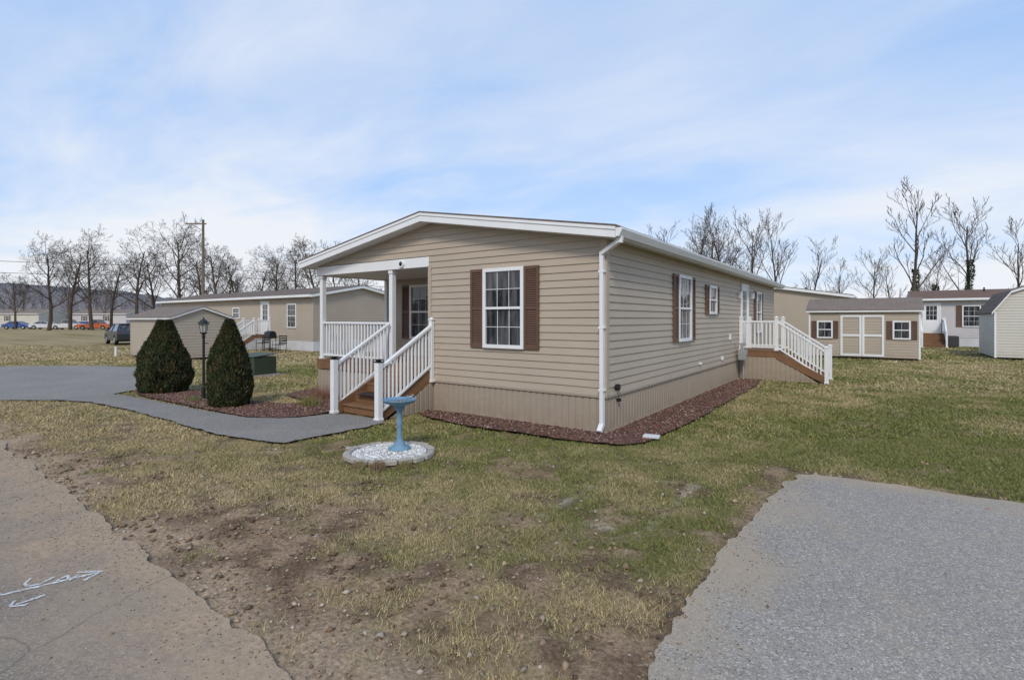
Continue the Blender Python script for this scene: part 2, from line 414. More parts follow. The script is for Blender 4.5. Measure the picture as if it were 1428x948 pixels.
siding(wl,frame((PX,0,0),(0,1,0),(-1,0,0)),lambda z:(0,PD),ZF,2.95)          # porch side wall
wl.box(-.075,.027,-.027,.075,ZS,zu-.002)  # corner posts
wl.box(PX-.018,PX+.07,-.027,.06,ZS,2.95); wl.box(-Wd-.02,-Wd+.07,PD-.02,PD+.06,ZS,2.95)
wl.box(-.07,.018,L-.06,L+.018,ZS,zu-.002)
sk=P['skirting']
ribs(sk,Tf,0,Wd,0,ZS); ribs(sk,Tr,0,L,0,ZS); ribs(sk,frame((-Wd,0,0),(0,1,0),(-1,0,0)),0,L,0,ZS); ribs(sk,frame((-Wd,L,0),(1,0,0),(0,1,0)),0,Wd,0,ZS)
sk.box(PX,.02,-.024,-.001,ZS-.035,ZS-.001); sk.box(.001,.024,.0,L,ZS-.035,ZS-.001)
sk.box(PX,.02,-.022,-.001,0,.03); sk.box(.001,.022,0,L,0,.03)
slabroof(P,-Wd-.3,.3,-.32,L+.3,ze,zr)
tr=P['trim']
for a,b,za,zb in((-Wd-.31,-Wd/2,ze-.002,zr-.002),(-Wd/2,.31,zr-.002,ze-.002)):
    tr.prism([(a,-.335,za-.05),(b,-.335,zb-.05),(b,-.335,zb),(a,-.335,za)],(0,.014,0))
# porch: beam, ceiling, posts, floor
tr.box(-Wd-.02,PX,-.02,.14,2.93,3.135); tr.box(-Wd-.019,-Wd+.13,.141,PD,2.93,3.135)
tr.box(-Wd+.131,PX,.141,PD,2.945,2.96)
r=P['rail']
for x in(-5.15,-7.70):
    post(r,x,.07,ZF,2.929,.11,False); r.box(x-.07,x+.07,0.0,.14,2.85,2.928)
post(r,-7.7,PD-.09,ZF,2.929,.1,False)
rail(r,(-5.2,.07,ZF),(-7.65,.07,ZF),.92); rail(r,(-7.7,.12,ZF),(-7.7,PD-.12,ZF),.92)
dk=P['deck']
dk.box(-Wd-.05,PX-.02,-.03,PD,ZF-.04,ZF); dk.box(-Wd-.03,-3.86,-.024,-.002,ZF-.24,ZF-.041); dk.box(-Wd-.03,-Wd-.01,0,PD,ZF-.24,ZF-.041)
# front stairs
x0,x1=-5.12,-3.86; n=5; rise=ZF/n; run=.30
for i in range(1,n+0):
    z=ZF-rise*i; y=-.03-run*(i-1)
    dk.box(x0,x1,y-run-.03,y-.002,z-.04,z); dk.box(x0+.01,x1-.01,y-.02,y-.003,z,z+rise-.041)
    dk.box(x0+.01,x1-.01,y-run+.0,y-run+.02,max(0,z-rise+.0),z-.041)
for x in(x0-.0,x1+.0):
    dk.beam((x,-.02,ZF-.16),(x,-1.36,.08),.04,.22)
ribs(sk,frame((x1+.03,0,0),(0,-1,0),(1,0,0)),0.02,1.15,0,.6,lambda q:max(.02,.62*(1-q/1.15)))
for x in(-5.15,-3.83):
    post(r,x,-1.42,0,1.06,.11,False)
    P['dark'].box(x-.060,x+.060,-1.48,-1.36,1.06,1.08); P['dark'].box(x-.035,x+.035,-1.455,-1.385,1.08,1.105)
    P['dark'].box(x-.06,x+.06,-1.48,-1.36,1.105,1.12)
    rail(r,(x,-.03,ZF-.03),(x,-1.37,.06),.93)
post(r,-3.83,-.06,ZF-.3,1.83,.08)
# windows
window(P,frame((-2.478,-.012,1.335),(1,0,0),(0,-1,0)),.885,1.44)
window(P,frame((-6.80,PD-.012,1.335),(1,0,0),(0,-1,0)),.9,1.42)
door(P,frame((-5.1,PD-.012,ZF),(1,0,0),(0,-1,0)),.9,2.0)
window(P,frame((.012,3.57,1.38),(0,1,0),(1,0,0)),.88,1.42)
window(P,frame((.012,6.03,2.0),(0,1,0),(1,0,0)),.68,.70,True,2,1,.28)
window(P,frame((.012,12.2,1.38),(0,1,0),(1,0,0)),.88,1.42)
side_stair(P,9.55,10.95); door(P,frame((.012,9.86,.9),(0,1,0),(1,0,0)),.88,2.0)
# gutter + downspouts
tr.prism([(.302,-.3,ze-.15),(.36,-.3,ze-.15),(.41,-.3,ze-.045),(.41,-.3,ze-.02),(.302,-.3,ze-.02)],(0,L+.58,0))
tr.prism([(-Wd-.302,-.3,ze-.15),(-Wd-.36,-.3,ze-.15),(-Wd-.41,-.3,ze-.045),(-Wd-.41,-.3,ze-.02),(-Wd-.302,-.3,ze-.02)],(0,L+.58,0))
tr.beam((.34,-.2,3.13),(.33,-.2,3.03),.075,.06); tr.beam((.335,-.2,3.07),(-.035,-.075,2.90),.075,.06)
tr.beam((-.035,-.07,2.93),(-.035,-.07,.16),.06,.075); tr.beam((-.035,-.07,.17),(-.035,-.17,.06),.075,.06)
for zz_ in(.7,1.7,2.6): tr.box(-.085,.015,-.11,-.028,zz_,zz_+.03)
# details
P['dark'].cyl((.01,.35,.72),(.08,.35,.72),.055); P['dark'].cyl((.01,.42,.50),(.07,.42,.50),.03)
tr.box(.012,.05,8.25,8.40,1.25,1.42); tr.box(.012,.12,11.3,11.42,2.55,2.75); tr.box(.012,.11,9.45,9.55,2.5,2.7)
tr.box(.012,.05,7.35,7.5,.72,.82); tr.box(.012,.07,5.2,5.26,.75,.80)
tr.cyl((-4.75,-.021,3.03),(-4.75,-.06,3.03),.09,.08,16)
P['dark'].cyl((-4.75,-.06,3.03),(-4.75,-.075,3.03),.05,.03,12)
P['dark'].box(-4.95,-4.15,-1.06,-.72,ZF-rise*3+.001,ZF-rise*3+.012)
for q in range(3): P['dark'].cyl((-2.5-q*.3,4+q*3.1,zr-.35),(-2.5-q*.3,4+q*3.1,zr+.1),.04)
finishP(P,E,m_sid,m_skirt,m_roofb)
# gas meter
E=empty('gas_meter',(.2,9.15,0)); b=MB()
b.box(-.1,.12,-.13,.13,.62,.92); b.cyl((-.02,-.1,.92),(-.02,-.1,1.12),.02); b.cyl((-.02,.1,.92),(-.02,.1,1.1),.02); b.cyl((-.02,-.1,1.1),(-.19,-.1,1.1),.02)
b.cyl((0,.1,0),(0,.1,.6),.022); b.cyl((.13,0,.8),(.12,0,.8),.08,.08,14); b.cyl((0,.1,1.08),(0,.22,1.08),.06)
b.build('meter_body',m_grey,E,bevel=.01)
# ------------------------------------------------------------------ other buildings
home('neighbor_home',(-43.5,9.74),-math.pi/2,6.6,20.7,m_sidn,m_wskirt,m_roofb,
     wins=[(18.1,1.35,.9,1.4,False),(11.5,1.9,.9,.7,False),(6.,1.35,.9,1.4,False),(2.,1.35,.9,1.4,False)],stair=15.1)
home('neighbor_home',(2.0,28.8),0,7.5,16,m_sidn,m_skirt,m_roofg,wins=[(3,1.35,.9,1.4,True)])
home('neighbor_home',(5.6,38.1),-math.pi/2,7.6,13,m_sidl,m_wskirt,m_roofr,wins=[(2.5,1.35,.9,1.4,True),(7,1.35,.9,1.4,True)],stair=.4)
home('neighbor_home',(14.,-19.),math.pi/2,7.6,17,m_sidl,m_wskirt,m_roofg,wins=[(2.5,1.35,.9,1.4,True),(12,1.35,.9,1.4,True)],stair=7)  # unseen home behind the camera, added for the window reflections
home('neighbor_home',(-14.,-20.),math.pi/2,7.6,17,m_sidw,m_wskirt,m_roofb,wins=[(2.5,1.35,.9,1.4,True),(12,1.35,.9,1.4,True)])  # another out-of-view home, added for reflections in the glass
for i,(X,D,LL,mm) in enumerate(((-134,128,18,m_sidw),(-112,131,15,m_sidl),(-97,138,17,m_sidw),(-80,142,14,m_sidl),(-160,118,18,m_sidl))):
    x,y=W(X,D); home('distant_home',(x,y),-math.pi/2+math.radians(30),7,LL,mm,m_wskirt,m_roofg,wins=[(3,1.4,1,1.3,True),(9,1.4,1,1.3,True)],zr=4.4)
# sheds
def shed(name,loc,rz,w,L,zeave,zridge,sid,roofm,doors,white=True,gambrel=False):
    """local: ridge along y, +x long side is the 'front'"""
    E=empty(name,(loc[0],loc[1],0),rz); P=newP(); zb=.08
    if gambrel:
        xk=w*.18; zk=zeave+(zridge-zeave)*.68
        def gx(z):
            if z<zeave: return(0,w)
            if z<zk: t=(z-zeave)/(zk-zeave)*xk
            else: t=xk+(z-zk)/(zridge-zk)*(w/2-xk)
            return(t,w-t)
        pr=[(-w-.12,zeave-.18),(-w+xk,zk+.03),(-w/2,zridge+.04),(-xk,zk+.03),(.12,zeave-.18)]
        for a,b in zip(pr[:-1],pr[1:]):
            P['roof'].prism([(a[0],-.1,a[1]),(b[0],-.1,b[1]),(b[0],-.1,b[1]+.05),(a[0],-.1,a[1]+.05)],(0,L+.2,0))
            P['fascia'].prism([(a[0],-.13,a[1]-.06),(b[0],-.13,b[1]-.06),(b[0],-.13,b[1]+.04),(a[0],-.13,a[1]+.04)],(0,.03,0))
    else:
        sl=(zridge-zeave)/(w/2+.15)
        def gx(z):
            t=max(0,(z-(zeave-.07))/sl); return(t,w-t)
        slabroof(P,-w-.15,.15,-.12,L+.12,zeave,zridge,.09)
    for T in(frame((-w,0,0),(1,0,0),(0,-1,0)),frame((-w,L,0),(1,0,0),(0,1,0))): siding(P['walls'],T,gx,zb,zridge-.06)
    for T in(frame((0,0,0),(0,1,0),(1,0,0)),frame((-w,0,0),(0,1,0),(-1,0,0))): siding(P['walls'],T,lambda z:(0,L),zb,zeave-.06)
    for x in(-w-.02,-.05):
        for y in(-.02,L-.05): P['trim' if white else 'walls'].box(x,x+.07,y,y+.07,.05,zeave-.1)
    P['dark'].box(-w+.1,-.1,.1,L-.1,0,.07)
    if doors:
        T=frame((.016,L/2-.85,.12),(0,1,0),(1,0,0)); t=P['trim']; t.T=T; H=zeave-.35
        for a in(0,.86):
            t.box(a,a+.09,0,.03,0,H); t.box(a+.75,a+.84,0,.03,0,H); 
            for z in(0,H/2-.04,H-.09): t.box(a+.09,a+.75,0,.029,z,z+.09)
        t.T=None
        for y in(.35,L-.35-.62): window(P,frame((.014,y,.95),(0,1,0),(1,0,0)),.62,.8,True,2,1,.22)
    finishP(P,E,sid,m_skirt,roofm); return E
shed('garden_shed',(.75,21.6),-math.pi/2,2.9,4.3,2.27,2.85,m_sidn,m_roofg,True)
shed('garden_shed',(-26.8,2.2),-math.pi/2,2.5,4.8,1.92,2.42,m_sidn,m_roofg,False,False)
shed('barn_shed',(11.0,25.0),0,3.05,4.5,2.3,3.45,m_sidw,m_roofb,False,True,True)
# ------------------------------------------------------------------ ground
def RY(x): return -6.05-.035*np.clip(x,-9,3)
def smooth_poly(pts,it=2):
    for _ in range(it):
        q=[]
        for i in range(len(pts)):
            a=pts[i];b=pts[(i+1)%len(pts)]
            q+=[(a[0]*.8+b[0]*.2,a[1]*.8+b[1]*.2),(a[0]*.2+b[0]*.8,a[1]*.2+b[1]*.8)]
        pts=q
    return pts
def densify(pts,step,amp,fr=1.5):
    out=[]
    for i in range(len(pts)):
        a=np.array(pts[i]);b=np.array(pts[(i+1)%len(pts)]);l=np.linalg.norm(b-a); n=max(1,int(l/step))
        for k in range(n): out.append(a+(b-a)*k/n)
    o=np.array(out)
    dx=(fbm(o[:,0]*fr*3+3,o[:,1]*fr*3,4)-.5)*2*amp; dy=(fbm(o[:,0]*fr*3+31,o[:,1]*fr*3+9,4)-.5)*2*amp
    o[:,0]+=dx;o[:,1]+=dy
    return [tuple(p) for p in o]
def sheet(name,pts,z,mat):
    vs=[Vector((x,y,z)) for x,y in pts]; tris=tessellate_polygon([vs])
    me=bpy.data.meshes.new(name); me.from_pydata(vs,[],[tuple(t) for t in tris]); me.materials.append(mat)
    bm=bmesh.new(); bm.from_mesh(me)
    for f in bm.faces:
        if f.normal.z<0: f.normal_flip()
    bm.to_mesh(me); bm.free()
    o=bpy.data.objects.new(name,me); COL.objects.link(o); return o
def inpoly(x,y,pts):
    c=np.zeros(x.shape,bool); n=len(pts); j=n-1
    for i in range(n):
        xi,yi=pts[i];xj,yj=pts[j]
        m=((yi>y)!=(yj>y))&(x<(xj-xi)*(y-yi)/((yj-yi) if yj!=yi else 1e-9)+xi); c^=m; j=i
    return c
road=densify([(-60,-12.4),(40,-12.4),(40,-6.16),(3,-6.16),(-9,-5.73),(-60,-5.73)],.06,.09,1.1)
pad=densify(smooth_poly([(2.65,-6.0),(2.55,-3.5),(2.75,-.75),(3.1,-.5),(7.6,-.42),(7.6,-6.0)],1),.04,.08)
drive=densify(smooth_poly([(-11.0,-3.75),(-11.9,-2.9),(-12.6,-1.6),(-15,-.5),(-20.7,.15),(-24.3,-2.7),(-27,-6.1),(-14,-6.1),(-12.7,-4.85)],1),.12,.08)
walk=densify(smooth_poly([(-12.6,-3.0),(-6.2,-2.78),(-5.3,-2.3),(-5.05,-1.45),(-3.6,-1.35),(-3.5,-2.2),(-3.65,-3.7),(-10.2,-3.62),(-12.4,-4.4)],1),.05,.06)
bedh=densify(smooth_poly([(-3.78,.02),(-3.78,-.55),(-2.4,-.85),(.35,-.72),(.85,-.2),(.82,9.5),(.01,9.5),(.01,.02)],1),.06,.08)
bedp=densify(smooth_poly([(-12.2,-2.75),(-11.6,-1.6),(-9,-1.7),(-7.2,-1.6),(-6.5,-1.0),(-8.5,-.6),(-8.6,2.0),(-7.83,2.0),(-7.83,-.02),(-5.25,-.02),(-5.25,-2.3),(-6.3,-2.74)],1),.06,.08)
sheet('street',road,.006,m_road); sheet('parking_pad',pad,.010,m_pad); sheet('driveway',drive,.014,m_walk)
sheet('walkway',walk,.019,m_walk); sheet('mulch_bed',bedh,.02,m_mulch); sheet('mulch_bed',bedp,.024,m_mulch)
def masks(x,y):
    n=fbm(x*.7+4,y*.7+9,5); n2=fbm(x*3.3,y*3.3,4); n3=fbm(x*.16+8,y*.16+2,4); n4=fbm(x*1.6+2,y*1.6+7,4)
    w=.6+2.15*np.exp(-((x-.7)/3.0)**2)
    d=(y-RY(x))/w
    dirt=np.clip(1.2-d+(n-.5)*2.0+(n2-.5)*2.4,0,1)*(y<-2.4)*(y>-13)
    dirt=np.maximum(dirt,.9*np.exp(-((y+4.15+(n2-.5)*.3)/.10)**2)*sm(x,-2.9,-2.5)*(1-sm(x,-.9,-.2))*sm(n2,.3,.6))
    dirt=np.maximum(dirt,sm(n4*.5+n2*.5,.50,.64)*.8*(1-sm(y,-2.5,1.5))*(x>-13))
    dirt=np.maximum(dirt,sm(n*.5+n2*.5,.55,.68)*.55*(y<14))
    # wheel ruts where trucks crossed the lawn
    for off in(0.,1.55):
        yc=-4.9+off+.16*(x+1.5)**2*.35; rut=np.exp(-((y-yc)/.14)**2)*sm(x,-3.5,-2)*(1-sm(x,1.8,2.8))*sm(n2,.32,.55)
        dirt=np.maximum(dirt,.75*rut)
    dp=np.maximum(2.6-x,y+.5); dirt=np.maximum(dirt,np.clip(.95-np.abs(dp)/.35+(n2-.5)*1.6,0,.85)*(x>1.9)*(x<8)*(y<.4)*(y>-6))
    ex=np.minimum(abs(x-.97),abs(x-1.9)); ey=np.minimum(abs(y+3.4),abs(y+1.76))
    inside=(x>.9)&(x<1.98)&(y>-3.47)&(y<-1.68)
    ghost=np.where(inside,np.exp(-(np.minimum(ex,ey)/.045)**2),0)*sm(n2,.35,.6)*sm(n4,.25,.45)
    green=np.clip(.39+(n3-.5)*1.4+(n-.5)*1.6+(n4-.5)*1.5+(n2-.5)*.9+.10*sm(x,.5,4)*sm(y,-1,4)+.18*sm(y,-3.6,-1)-.6*sm(-x,15,24)-.35*np.clip((-3.6-y)/1.5,0,1),0,1)
    return dirt,green,ghost
GR=np.array((.165,.165,.052)); ST=np.array((.375,.292,.155)); D1=np.array((.33,.225,.143)); D2=np.array((.16,.105,.066))
def ax(lo,hi,step):
    a=list(np.arange(lo,hi,step)); s=step; x=hi
    while x<1500: a.append(x); s*=1.12; x+=s
    s=step; x=lo-step
    while x>-1500: a.insert(0,x); s*=1.12; x-=s
    return np.array(a)
xs=ax(-12,8,.06); ys=ax(-6.5,8,.06)
GX,GY=np.meshgrid(xs,ys); nx,ny=len(xs),len(ys)
dm,gm,gh=masks(GX,GY); nn=fbm(GX*2.1,GY*2.1,4); nf=fbm(GX*7,GY*7,3)
mo=sm(fbm(GX*4.3+7,GY*4.3+3,4),.35,.65)
soil=D1*mo[...,None]+D2*(1-mo[...,None])
sand=np.clip(1-(GY-RY(GX))/.6+(nn-.5)*1.5,0,1)*(GX<3)
soil=soil*(1-.8*sand[...,None])+np.array((.42,.31,.21))*.8*sand[...,None]
gc=GR*gm[...,None]+ST*(1-gm[...,None]); gc=gc*(.55+.55*nf[...,None])
cc=gc*(1-dm[...,None])+soil*dm[...,None]; cc=cc*(1-.55*gh[...,None])+np.array((.48,.42,.31))*.55*gh[...,None]
near=(GX>-30)&(GX<20)&(GY>-14)&(GY<40)
GZ=np.where(near,-.042+.03*nn+ .034*nf*np.clip(dm+.15,0,1)-.004,-.01)
GZ=np.where((GY<RY(GX)+.25)&near,GZ-.008,GZ)
V=np.stack([GX,GY,GZ],-1).reshape(-1,3); idx=np.arange(nx*ny).reshape(ny,nx)
F=np.stack([idx[:-1,:-1],idx[:-1,1:],idx[1:,1:],idx[1:,:-1]],-1).reshape(-1,4)
npmesh('ground',V,F,m_ground,cc.reshape(-1,3),smooth=True)
# grass blades ---------------------------------------------------------
def blocked(x,y):
    b=inpoly(x,y,pad)|inpoly(x,y,drive)|inpoly(x,y,walk)|inpoly(x,y,bedh)|inpoly(x,y,bedp)
    b|=(y<RY(x)+.02)&(y>-12.5)
    b|=(x<.02)&(x>-7.85)&(y>-.02)&(y<16); b|=((x+1.87)**2+(y+2.87)**2<.62**2); b|=(x>-5.2)&(x<-3.8)&(y>-1.5)&(y<0)
    b|=(x>0)&(x<2.3)&(y>9.55)&(y<10.95)
    b|=(x>.7)&(x<5.1)&(y>21.5)&(y<24.6); b|=(x>-26.9)&(x<-21.9)&(y>2.1)&(y<4.8)
    return b
bv=[];bf=[];bc=[];off=0
for D0,D1_,dens,h,w in((2.2,5,8500,.016,.0030),(5,8,5200,.018,.0042),(8,13,1700,.022,.009),(13,22,420,.028,.018),(22,36,80,.038,.035)):
    n=int((D1_**2-D0**2)*1.12*dens)
    D=np.sqrt(rng.random(n)*(D1_**2-D0**2)+D0**2); X=(rng.random(n)*2-1)*1.12*D
    x=CAMP[0]+.8135*X-.5815*D; y=CAMP[1]+.5815*X+.8135*D
    k=~blocked(x,y); x=x[k];y=y[k]
    dm,gm,gh=masks(x,y); keep=rng.random(len(x))>np.clip(dm*1.1,0,.97)
    keep&=rng.random(len(x))>gh*.7
    tuft=fbm(x*9,y*9,2); keep&=rng.random(len(x))<(.25+1.2*tuft)
    x=x[keep];y=y[keep];gm=gm[keep];tuft=tuft[keep];n=len(x)
    a=rng.random(n)*6.283; hh=h*(.5+.9*rng.random(n))*(.6+.8*tuft); ww=w*(.6+.8*rng.random(n))
    lx=(rng.random(n)-.5)*hh*3.4; ly=(rng.random(n)-.5)*hh*3.4
    z=np.full(n,-.018)
    p0=np.stack([x-np.cos(a)*ww,y-np.sin(a)*ww,z],-1); p1=np.stack([x+np.cos(a)*ww,y+np.sin(a)*ww,z],-1)
    p2=np.stack([x+lx,y+ly,z+.012+hh],-1)
    vv=np.stack([p0,p1,p2],1).reshape(-1,3)
    gs=np.clip(gm+.35*(rng.random(n)-.5),0,1)[:,None]
    j=(.65+.75*rng.random(n))[:,None]
    c=(np.array((.185,.192,.056))*gs+np.array((.42,.33,.18))*(1-gs))*j
    bv.append(vv);bc.append(np.repeat(c,3,0)); bf.append(np.arange(3*n).reshape(-1,3)+off); off+=3*n
npmesh('lawn_grass',np.concatenate(bv),np.concatenate(bf),m_blade,np.concatenate(bc))
print('blades',off//3)
# stones -----------------------------------------------------------------
OCT=np.array([(1,0,0),(0,1,0),(-1,0,0),(0,-1,0),(0,0,1),(0,0,-1)],float)
OF=np.array([(0,1,4),(1,2,4),(2,3,4),(3,0,4),(1,0,5),(2,1,5),(3,2,5),(0,3,5)])
def stones(name,x,y,z,size,cols,parent=None,flat=.65):
    n=len(x); s=size*(.5+rng.random(n)); P_=OCT[None]*(.65+.7*rng.random((n,6,1)))
    P_=P_*s[:,None,None]*np.array((1,1,flat)); a=rng.random(n)*6.28; ca,sa=np.cos(a)[:,None],np.sin(a)[:,None]
    st=(.7+.6*rng.random(n))[:,None]
    X=P_[...,0]*st; Y=P_[...,1]/st; Q=np.stack([X*ca-Y*sa+x[:,None],X*sa+Y*ca+y[:,None],P_[...,2]+np.asarray(z).reshape(-1,1)+s[:,None]*.2],-1)
    ci=cols[rng.integers(0,len(cols),n)]*(.7+.6*rng.random(n))[:,None]
    return npmesh(name,Q.reshape(-1,3),(OF[None]+6*np.arange(n)[:,None,None]).reshape(-1,3),m_stone,np.repeat(ci,6,0),parent)
def polysample(pts,n):
    a=np.array(pts); lo=a.min(0);hi=a.max(0); x=lo[0]+rng.random(n)*(hi[0]-lo[0]); y=lo[1]+rng.random(n)*(hi[1]-lo[1]); k=inpoly(x,y,pts); return x[k],y[k]
redc=np.array([(.20,.095,.068),(.145,.070,.050),(.25,.15,.11),(.09,.048,.036),(.29,.21,.16)])
x,y=polysample(bedh,18000); stones('red_gravel',x,y,np.full(len(x),.02),.017,redc)
x,y=polysample(bedp,16000); stones('red_gravel',x,y,np.full(len(x),.024),.017,redc)
n=24000; D=np.sqrt(rng.random(n)*(7.5**2-2.2**2)+2.2**2); X=(rng.random(n)*2-1)*1.1*D; x=CAMP[0]+.8135*X-.5815*D; y=CAMP[1]+.5815*X+.8135*D
dm,gm,gh=masks(x,y); k=(~blocked(x,y))&(rng.random(n)<dm*1.0+.02)
soilc=np.array([(.26,.18,.115),(.17,.115,.072),(.33,.24,.16),(.12,.08,.05),(.20,.14,.09),(.38,.31,.24)])
x=x[k];y=y[k]; sz=.005+.019*rng.random(len(x))**4; stones('soil_clods',x,y,np.full(len(x),-.012),sz,soilc)
n=3500; x=rng.random(n)*14-9; y=RY(x)-np.abs(rng.normal(0,.3,n)); stones('loose_gravel',x,y,np.full(n,.006),.005,soilc)
n=1400; x=2.55+np.abs(rng.normal(0,.35,n)); y=-5.6+rng.random(n)*5; stones('loose_gravel',x,y,np.full(n,.010),.005,soilc)
n=700; D=np.sqrt(rng.random(n)*(9**2-2.4**2)+2.4**2); X=(rng.random(n)*2-1)*1.1*D; x=CAMP[0]+.8135*X-.5815*D; y=CAMP[1]+.5815*X+.8135*D
k=~((x<0)&(y>0)); k&=~(inpoly(x,y,pad)&(rng.random(n)<.9))&~((y<RY(x))&(rng.random(n)<.8)); x=x[k];y=y[k];n=len(x)
a=rng.random(n)*6.28; s=.010+.012*rng.random(n)
q=[np.stack([x+s*np.cos(a+t)*r,y+s*np.sin(a+t)*r,.018+.008*rng.random(n)],-1) for t,r in((0,1),(1.57,.5),(3.14,1),(4.71,.5))]
c=np.array([(.20,.11,.05),(.28,.18,.09),(.12,.07,.04)])[rng.integers(0,3,n)]
npmesh('dead_leaves',np.stack(q,1).reshape(-1,3),np.arange(4*n).reshape(-1,4),m_stone,np.repeat(c,4,0))
# fallen stick on the pad
b=MB(); sx,sy=W(1.02,3.2)
pts=[(sx-.05,sy-.03,.018),(sx-.02,sy,.022),(sx+.02,sy+.005,.02),(sx+.04,sy+.03,.03)]
for p,q in zip(pts[:-1],pts[1:]): b.cyl(p,q,.006,.005,6)
b.cyl(pts[1],(sx-.01,sy+.04,.03),.004,.002,6); b.build('fallen_twig',m_bark)
# utility survey spray marks on the street
b=MB()
_lay=[0]
def stroke(pts,w=.022,z=.0105):
    _lay[0]+=1; z=z+.0004*_lay[0]
    P_=[np.array(W(*p)) for p in pts]; dens=[]
    for a,c in zip(P_[:-1],P_[1:]):
        m=max(2,int(np.linalg.norm(c-a)/.02))
        dens+= [a+(c-a)*i/m for i in range(m)]
    dens.append(P_[-1]); L_=[];R_=[]
    for i,p in enumerate(dens):
        d=dens[min(i+1,len(dens)-1)]-dens[max(i-1,0)]; d=d/np.linalg.norm(d); nrm=np.array((-d[1],d[0]))
        ww=w/2*(.75+.6*random.random()); j=nrm*random.uniform(-.003,.003)
        L_.append((*(p+j+nrm*ww),z)); R_.append((*(p+j-nrm*ww),z))
    n=len(dens); b.add(L_+R_,[(i,i+1,n+i+1,n+i) for i in range(n-1)])
stroke([(-3.75,3.32),(-3.58,3.37),(-3.4,3.45),(-3.2,3.60),(-3.02,3.74)],.026); stroke([(-3.16,3.745),(-3.0,3.76),(-3.02,3.63)],.026)
stroke([(-3.12,3.44),(-3.20,3.32)],.024); stroke([(-3.25,3.37),(-3.22,3.30),(-3.13,3.32)],.024)
stroke([(-3.42,3.66),(-3.39,3.58),(-3.33,3.55),(-3.28,3.58),(-3.27,3.68)],.020); stroke([(-3.58,3.58),(-3.64,3.60),(-3.66,3.55),(-3.57,3.53),(-3.56,3.47),(-3.66,3.46)],.020)
stroke([(-3.20,3.62),(-3.20,3.70),(-3.12,3.63),(-3.12,3.71)],.018); b.build('survey_paint_marking',m_paint,norm=False)
m_or=M('orange_marking_paint',(.6,.2,.1),.8,.2)
_nt=m_or.node_tree; _p=_nt.nodes['Principled BSDF']; _tc=_nt.nodes.new('ShaderNodeTexCoord')
_nt.links.new(mrange(_nt,noise(_nt,_tc.outputs['Object'],60,5,.8),.42,.55,.0,.8),_p.inputs['Alpha'])
b=MB()
for X,D in((4.62,5.0),(4.1,5.15)):
    x,y=W(X,D); b.add([(x+.03*math.cos(a)*(1+.3*math.sin(3*a)),y+.02*math.sin(a),.0145) for a in np.linspace(0,6.0,9)],[tuple(range(9))])
b.build('orange_marking',m_or,norm=False)
b=MB(); b.prism([(.62,-.02,.02),(.86,.04,.02),(.84,.16,.02),(.6,.12,.02)],(0,0,.05)); b.build('splash_block',m_wskirt,bevel=.01)
# ------------------------------------------------------------------ bird bath & ring
bx,by=-1.84,-2.72
E=empty('bird_bath',(bx,by,.04)); b=MB()
b.lathe((0,0,0),[(0,0),(.15,0),(.155,.03),(.11,.05),(.085,.07),(.075,.10),(.05,.13),(.036,.2),(.034,.34),(.045,.38),(.034,.42),(.036,.52),(.06,.56),(.075,.585),(.07,.60),(.12,.625),(.20,.655),(.235,.69),(.24,.70),(.225,.70),(.19,.672),(.10,.65),(0,.645)],32)
b.build('pedestal_and_bowl',m_blue,E,smooth=True)
b=MB(); b.ell((.16,.06,.735),.042,.022,.022); b.ell((.20,.06,.765),.016,.015,.015,10,6); b.cyl((.215,.06,.765),(.232,.06,.762),.004,.001,6); b.beam((.13,.06,.738),(.08,.06,.75),.018,.006)
b.build('bird_ornament',m_grey,E,smooth=True)
b=MB(); b.lathe((0,0,0),[(0,.672),(.19,.672)],24); 
wm=M('water',(.12,.14,.14),.05,.1,spec=.6); b.build('water',wm,E)
E=empty('paver_ring',(-1.87,-2.87,0)); b=MB()
for i in range(18):
    a=2*math.pi*i/18; R=.54+.02*math.sin(i*7); j=math.radians(random.uniform(-6,6))
    b.T=Matrix.Translation((R*math.cos(a),R*math.sin(a),random.uniform(-.012,.006)))@Matrix.Rotation(a+j+math.pi/2,4,'Z')@Matrix.Rotation(random.uniform(-.05,.05),4,'X')
    b.box(-.085,.085,-.05,.05,-.01,.06)
b.T=Matrix.Translation((-.66,-.16,.0))@Matrix.Rotation(.6,4,'Z'); b.box(-.05,.05,-.03,.03,0,.04); b.T=None
b.build('pavers',m_pav,E,bevel=.012)
n=3600; rr=.49*np.sqrt(rng.random(n)); a=rng.random(n)*6.28
stones('white_pebbles',rr*np.cos(a),rr*np.sin(a),.03+.015*(1-(rr/.49)**2),.013,np.array([(.66,.65,.62),(.54,.52,.49),(.75,.75,.73),(.36,.34,.31)]),E)
b=MB(); b.cyl((0,0,-.01),(0,0,.036),.5,.5,24); b.build('pebble_base',m_wskirt,E)
def tuft(name,x,y,n,h,col,spread=.12):
    a=rng.random(n)*6.28; r=spread*rng.random(n); px=x+r*np.cos(a);py=y+r*np.sin(a); hh=h*(.4+.7*rng.random(n)); la=rng.random(n)*6.28; ll=hh*.6*rng.random(n)
    w=.004; p0=np.stack([px-w,py,np.full(n,-.01)],-1);p1=np.stack([px+w,py+w,np.full(n,-.01)],-1);p2=np.stack([px+ll*np.cos(la),py+ll*np.sin(la),hh],-1)
    c=np.array(col)*(.6+.8*rng.random((n,1)))
    return npmesh(name,np.stack([p0,p1,p2],1).reshape(-1,3),np.arange(3*n).reshape(-1,3),m_blade,np.repeat(c,3,0))
tuft('dry_plant',-1.45,-3.43,260,.13,(.22,.15,.09),.1); tuft('dry_plant',-1.2,-3.2,220,.10,(.2,.17,.07),.09); tuft('dry_plant',-1.72,-3.5,200,.09,(.24,.19,.10),.09)
